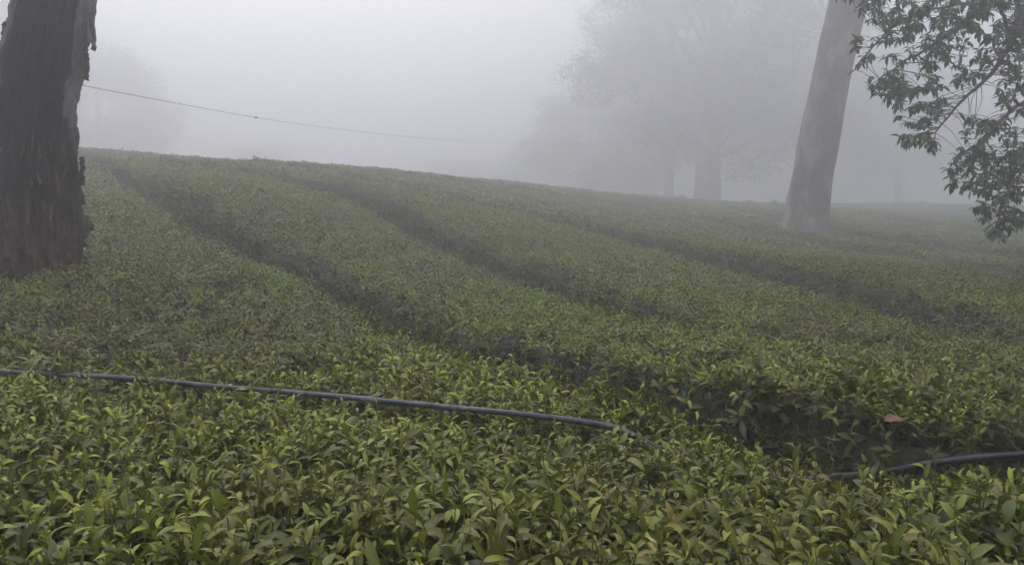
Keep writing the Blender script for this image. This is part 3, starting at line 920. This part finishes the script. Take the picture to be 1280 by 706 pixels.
# ------------------------------------------------------------------ near tree off to the right whose limbs hang into the picture
def overhang():
    D = 10.5
    base = Vector((10.6, 11.5, 0)); base.z = float(ground_z(base.x, base.y))
    root = thing('overhanging_tree', tuple(base), 'dark broad-leaved boughs hanging in from the upper right corner', 'tree')
    off = np.array(base)
    P = smooth_path([(10.6, 11.5, base.z - .1), (10.5, 11.4, 2.2), (10.2, 11.3, 4.2), (10.0, 11.2, 6.2), (9.9, 11.2, 8.0)], 60)
    V, Fq = tube(P, np.linspace(.34, .16, 60), 40, True, lambda th, k, r: r * (1 + .08 * noise(np.cos(th) * 2, np.sin(th) * 2, P[k, 2], s=91)) + .01 * fbm(np.cos(th) * 10, np.sin(th) * 10, P[k, 2] * 3, s=92))
    link('trunk', np_mesh('trunk', V - off, Fq), M_BARK, root)
    r = random.Random(21)
    # boughs: pixel rows with depth
    B = [
        ([(1560, -260, 11.2), (1420, -170, 11), (1300, -90, 10.8), (1200, -40, 10.6), (1120, -10, 10.8), (1075, 8, 11)], .07),
        ([(1560, -120, 11.2), (1420, -60, 10.8), (1300, -10, 10.5), (1262, 60, 10.3), (1235, 95, 10.3), (1200, 125, 10.2), (1165, 165, 10.2)], .06),
        ([(1300, -60, 10.7), (1230, 10, 10.5), (1180, 50, 10.4), (1135, 75, 10.4), (1100, 100, 10.4)], .03),
        ([(1262, 55, 10.3), (1250, 20, 10.2), (1225, -20, 10.2), (1200, -60, 10.3)], .03),
        ([(1560, 60, 11.2), (1440, 70, 10.5), (1340, 95, 10.1), (1280, 130, 9.9), (1240, 165, 9.8), (1205, 205, 9.8)], .045),
        ([(1440, 75, 10.5), (1350, 150, 10.1), (1295, 200, 9.9), (1262, 240, 9.8), (1248, 285, 9.8)], .03),
        ([(1300, -30, 10.6), (1290, 40, 10.6), (1300, 110, 10.6), (1330, 160, 10.6)], .03),
        ([(1230, 5, 10.5), (1160, 15, 10.6), (1110, 45, 10.6), (1062, 92, 10.7)], .018),
    ]
    segs = []; accb = Acc()
    for pl, r0 in B:
        Q = smooth_path([tuple(at(a, b, d)) for a, b, d in pl], 40)
        Q += np.cumsum(rng.normal(0, .006, Q.shape), 0)
        V, Fq = tube(Q - off, np.linspace(r0, .008, 40), 8, True)
        link('branch', np_mesh('branch', V, Fq), M_TWIG, root)
        segs.append(Q)
    # join boughs to the trunk
    for a, b_, r0 in (((10.0, 11.25, 6.0), segs[0][0], .1), ((10.1, 11.3, 5.0), segs[1][0], .09), ((10.3, 11.3, 3.3), segs[4][0], .08)):
        a = np.array(a); mid = (a + b_) / 2 + np.array([0, 0, .15])
        V, Fq = tube(smooth_path([a, mid, b_], 14) - off, np.linspace(r0, r0 * .7, 14), 10, True)
        link('branch', np_mesh('branch', V, Fq), M_TWIG, root)
    allb = np.vstack(segs)
    # leafy whorls: (centre px, centre py, half width, half height, number)
    lobes = [(1110, 18, 45, 24, 26), (1180, 15, 60, 28, 48), (1255, 20, 50, 35, 46), (1150, 58, 45, 26, 22), (1245, 75, 45, 34, 34), (1118, 108, 34, 22, 20),
             (1150, 132, 32, 26, 24), (1180, 95, 28, 22, 12), (1140, 168, 20, 18, 10), (1160, 185, 8, 8, 3), (1272, 120, 24, 26, 18), (1240, 175, 40, 26, 26), (1215, 215, 36, 28, 26), (1268, 215, 30, 34, 30),
             (1235, 255, 26, 20, 14), (1275, 262, 22, 22, 12), (1250, 288, 18, 12, 7), (1215, 148, 14, 6, 4), (1330, 40, 50, 80, 50), (1330, 200, 45, 90, 40), (1080, 60, 16, 22, 6), (1420, 20, 60, 90, 40), (1200, -70, 130, 50, 60), (1075, -25, 40, 35, 16)]
    acct = Acc(); plan = []
    for cx, cy_, wx, wy, n in lobes:
        for k in range(int(n * 1.6)):
            a = r.uniform(0, 6.28); q = math.sqrt(r.random())
            px, py = cx + wx * q * math.cos(a), cy_ + wy * q * math.sin(a)
            c = np.array(at(px, py, 10.3 + r.uniform(-.55, .55)))
            j = int(np.argmin(((allb - c) ** 2).sum(1) + 0.4 * np.abs(allb[:, 2] - c[2] - .1)))
            b_ = allb[j]
            mid = (b_ + c) / 2 + np.array([r.uniform(-.05, .05), r.uniform(-.05, .05), r.uniform(-.02, .05)])
            T = smooth_path([b_, mid, c], 6)
            V, Fq = tube(T - off, np.linspace(.0045, .002, 6), 4, False); acct.add(V, Fq)
            d = c - mid; d /= np.linalg.norm(d) + 1e-9
            plan.append((c, d, px, py))
    link('twigs', acct.mesh('twigs'), M_TWIG, root, kind='stuff')
    leafm = []
    for k in range(8):
        V, Fq = leaf_grid(1, r.uniform(.30, .42), r.uniform(.3, 1.1), r.uniform(.1, .45), 5, .04)
        me = np_mesh('leaf', V, Fq, {'age': ('FLOAT', np.full(len(V), k / 7))}); me.materials.append(M_TREELEAF); leafm.append(me)
    acc = Acc(); nobj = 0
    # leaves at the outline are the ones one can pick apart
    plan.sort(key=lambda t: -(t[3] * 1.0 - .35 * t[2]))
    for c, d, px, py in plan:
        k_ = r.randint(6, 9); a0 = r.uniform(0, 6.28)
        infr = 1060 < px < 1278 and -5 < py < 305
        for k in range(k_):
            az = a0 + k * 6.283 / k_ + r.uniform(-.4, .4); el = r.uniform(-.95, .65); L = r.uniform(.075, .15); ro = r.uniform(-.5, .5)
            if infr and nobj < 290:
                o = link('leaf', leafm[r.randint(0, 7)], None, root)
                c_ = c - d * r.uniform(0, .09)
                o.location = tuple(c_ - off); o.scale = (L, L, L)
                o.rotation_euler = (Matrix.Rotation(az, 3, 'Z') @ Matrix.Rotation(el, 3, 'X') @ Matrix.Rotation(ro, 3, 'Y')).to_euler(); nobj += 1
            else:
                V, Fq = leaf_grid(L, L * r.uniform(.30, .42), r.uniform(.3, 1.1), .3, 3)
                acc.add(place_leaf(V, c - d * r.uniform(0, .09) - off, az, el, ro), Fq, r.random())
    link('foliage', acc.mesh('foliage'), M_TREELEAF, root, kind='stuff')
overhang()

# ------------------------------------------------------------------ trees in the fog
def fog_tree(px, D, height, trunk_r, lobes, label, seed, K=2.42, crownseed_n=1.0, lean=0, name='misty_tree', leaf=.30, trunk_px=None):
    D *= K / 1.7; height *= K; trunk_r *= K * .85; leaf *= 1.35; lobes = [(a * K, b * K, c * K, d * K) for a, b, c, d in lobes]
    r = random.Random(seed)
    x = (px - 640) / F * D; y = D; z = float(ground_z(x, y))
    root = thing(name, (x, y, z), label, 'tree', None)
    P = smooth_path([(0, 0, -.2), (lean * .1, 0, height * .2), (lean * .3 + r.uniform(-.2, .2), 0, height * .45), (lean * .6, r.uniform(-.3, .3), height * .8)], 30)
    V, Fq = tube(P, np.linspace(trunk_r * 1.25, trunk_r * .35, 30), 20, True, lambda th, k, q: q * (1 + .12 * noise(np.cos(th) * 2, np.sin(th) * 2, P[k, 2] * .5, s=seed)))
    link('trunk', np_mesh('trunk', V, Fq), M_FARBARK, root)
    acc = Acc(); tips = []
    for (lx, ly, lz, lr) in lobes:       # crown lobes relative to the trunk foot, metres
        i = int(np.clip(lz / height * .8 * 30, 9, 28)); p0 = P[i] - np.array([0, 0, .6])
        tgt = np.array([lx, ly, lz]); mid = (p0 + tgt) / 2 + np.array([0, 0, .3])
        V, Fq = tube(smooth_path([p0, mid, tgt], 10), np.linspace(trunk_r * .26, .03, 10), 6, False); acc.add(V, Fq)
    link('branches', acc.mesh('branches'), M_FARBARK, root)
    acc = Acc(); g = np.random.default_rng(seed)
    for (lx, ly, lz, lr) in lobes:
        nc = int(34 * (lr / K) ** 1.6 * 3.0 * crownseed_n)
        q = g.normal(0, 1, (nc, 3)); q /= np.linalg.norm(q, axis=1)[:, None]; q *= (g.random(nc) ** .45)[:, None] * lr * np.array([1, 1, .72])
        c = q + np.array([lx, ly, lz])
        keep = fbm(c[:, 0] * .6, c[:, 1] * .6, c[:, 2] * .7, s=seed) > -.22
        leaf_cloud(acc, c[keep], 16, .5, leaf, r)
    link('crown', acc.mesh('crown', smooth=False), M_TREELEAF, root, kind='stuff')
    return root

def lob(n, R, z0, z1, seed, rl=(1.6, 2.6), cx=0, squash=1):
    r = random.Random(seed); out = []
    for k in range(n):
        a = r.uniform(0, 6.28); f = (k + .5) / n; z = z0 + (z1 - z0) * f
        rr_ = R * math.sin(math.pi * (.22 + .70 * f)) ** .7 * math.sqrt(r.uniform(.15, 1))
        out.append((cx + rr_ * math.cos(a), rr_ * math.sin(a) * squash, z, r.uniform(*rl)))
    return out
fog_tree(889, 68, 15, 0.42, lob(26, 6.2, 2.8, 14.5, 1), 'large misty tree with the thickest distant trunk, left of the leaning grey trunk', 101)
fog_tree(873, 78, 15, 0.30, lob(14, 5.0, 4.5, 14, 2), 'misty tree whose thin trunk stands close left of the thickest distant trunk', 102)
fog_tree(835, 75, 15, 0.26, lob(16, 3.6, 3.4, 14.0, 3, cx=.3), 'misty tree with the leftmost of the three distant trunks', 103)
fog_tree(735, 105, 12.5, 0.30, lob(20, 5.2, 1.6, 8.2, 4), 'faint lower tree fading out at the left end of the distant group', 104, 2.15)
fog_tree(668, 122, 9, 0.30, lob(12, 4.4, 1.2, 6.0, 5), 'palest low tree at the left foot of the distant group', 105, 2.3)
fog_tree(1000, 88, 14, 0.35, lob(20, 5.6, 4.0, 13, 6), 'misty tree crown directly behind the leaning grey trunk', 106)
fog_tree(1120, 99, 12, 0.35, lob(16, 5.4, 3.4, 10.5, 7), 'faint rounded tree in the fog right of the leaning grey trunk', 107, 2.4)
fog_tree(130, 88, 11, 0.30, lob(16, 4.4, 3.2, 9.5, 8), 'pale rounded tree in the fog right behind the charred trunk', 108, 2.35)
fog_tree(-30, 68, 14, 0.35, lob(18, 5.5, 4.5, 13, 9), 'misty tree crown left of the charred trunk at the picture edge', 109, 2.4)
fog_tree(325, 133, 7, 0.25, lob(9, 3.6, 2.0, 5.6, 10), 'very pale low tree behind the crest below the middle of the wire', 110, 1.9)
fog_tree(565, 143, 6, 0.25, lob(8, 3.4, 1.6, 4.8, 11), 'very pale low tree behind the crest between the wire and the distant group', 111, 2.0)

# ------------------------------------------------------------------ wire
def wire():
    keys = [(88, 104, 6.5), (150, 116, 8.3), (230, 131, 10.6), (320, 147, 13), (410, 160, 16.5), (500, 170, 21), (580, 176.5, 27), (660, 180, 34), (740, 180, 39), (832, 176, 43.7), (838, 170, 73)]
    P = smooth_path([tuple(at(*k)) for k in keys], 160)
    root = thing('overhead_wire', tuple(P[0]), 'thin dark sagging wire running from the charred trunk into the fog', 'wire')
    V, Fq = tube(P - P[0], .0032, 6)
    link('wire_strand', np_mesh('wire_strand', V, Fq), M_WIRE, root)
    c = np.array(at(320, 147, 13)) - P[0]; d = np.array([.012, 0, 0])
    V, Fq = tube(np.array([c - d * 2.5, c - d * 2, c, c + d * 2, c + d * 2.5]), [.004, .010, .013, .010, .004], 8)
    link('splice', np_mesh('splice', V, Fq), M_WIRE, root)
wire()

# ------------------------------------------------------------------ fallen and yellowed leaves that catch the eye
def odd_leaf(name, px, py, offz, L, W, curl, fold, az, el, ro, col, label):
    x, y = hit(px, py, offz)
    dx, dy, dz = ray(px, py); z = EYE + dz * (y / dy)
    V, Fq = leaf_grid(L, W, curl, fold, 7, .08)
    V = np.vstack([V, V - np.array([0, 0, .0008])]); n = len(V) // 2
    Fq = np.vstack([Fq, Fq[:, ::-1] + n])
    m = simple(name + '_surface', col, .6, .4, 60, tuple(v * .55 for v in col))
    o = link(name, np_mesh(name, V, Fq), m, label=label, cat='leaf')
    o.location = (x, y, z); o.rotation_euler = (Matrix.Rotation(az, 3, 'Z') @ Matrix.Rotation(el, 3, 'X') @ Matrix.Rotation(ro, 3, 'Y')).to_euler()
odd_leaf('fallen_leaf', 1106, 526, .075, .12, .05, .9, .35, -1.35, .35, .35, (.16, .075, .04), 'curled red-brown dead leaf lying on the second tea strip above the hose end')
odd_leaf('yellow_leaf', 818, 690, .05, .05, .024, .6, .5, .3, 1.0, .2, (.42, .33, .12), 'small pale yellow leaf standing up in the front tea, bottom right of centre')
odd_leaf('tinted_leaf', 628, 690, .06, .11, .030, .3, .5, .1, 1.25, 0, (.14, .12, .035), 'upright narrow olive leaf turning brown in the front tea, bottom centre')

# ------------------------------------------------------------------ haze
def haze():
    z0, z1 = float(GZ[0]) - 1.0, 50.0
    s = 306
    V = [(a * s, b * s, c) for c in (z0, z1) for b in (-1, 1) for a in (-1, 1)]
    Fq = [(0, 2, 3, 1), (4, 5, 7, 6), (0, 1, 5, 4), (2, 6, 7, 3), (0, 4, 6, 2), (1, 3, 7, 5)]
    me = np_mesh('haze', V, Fq, smooth=False)
    m = bpy.data.materials.new('fog'); m.use_nodes = True; nt = m.node_tree; nt.nodes.clear()
    v = nt.nodes.new('ShaderNodeVolumePrincipled'); o = nt.nodes.new('ShaderNodeOutputMaterial')
    v.inputs['Color'].default_value = (.97, .97, .985, 1); v.inputs['Density'].default_value = .0195; v.inputs['Anisotropy'].default_value = .66
    nt.links.new(v.outputs[0], o.inputs['Volume'])
    link('haze', me, m, kind='stuff')
haze()
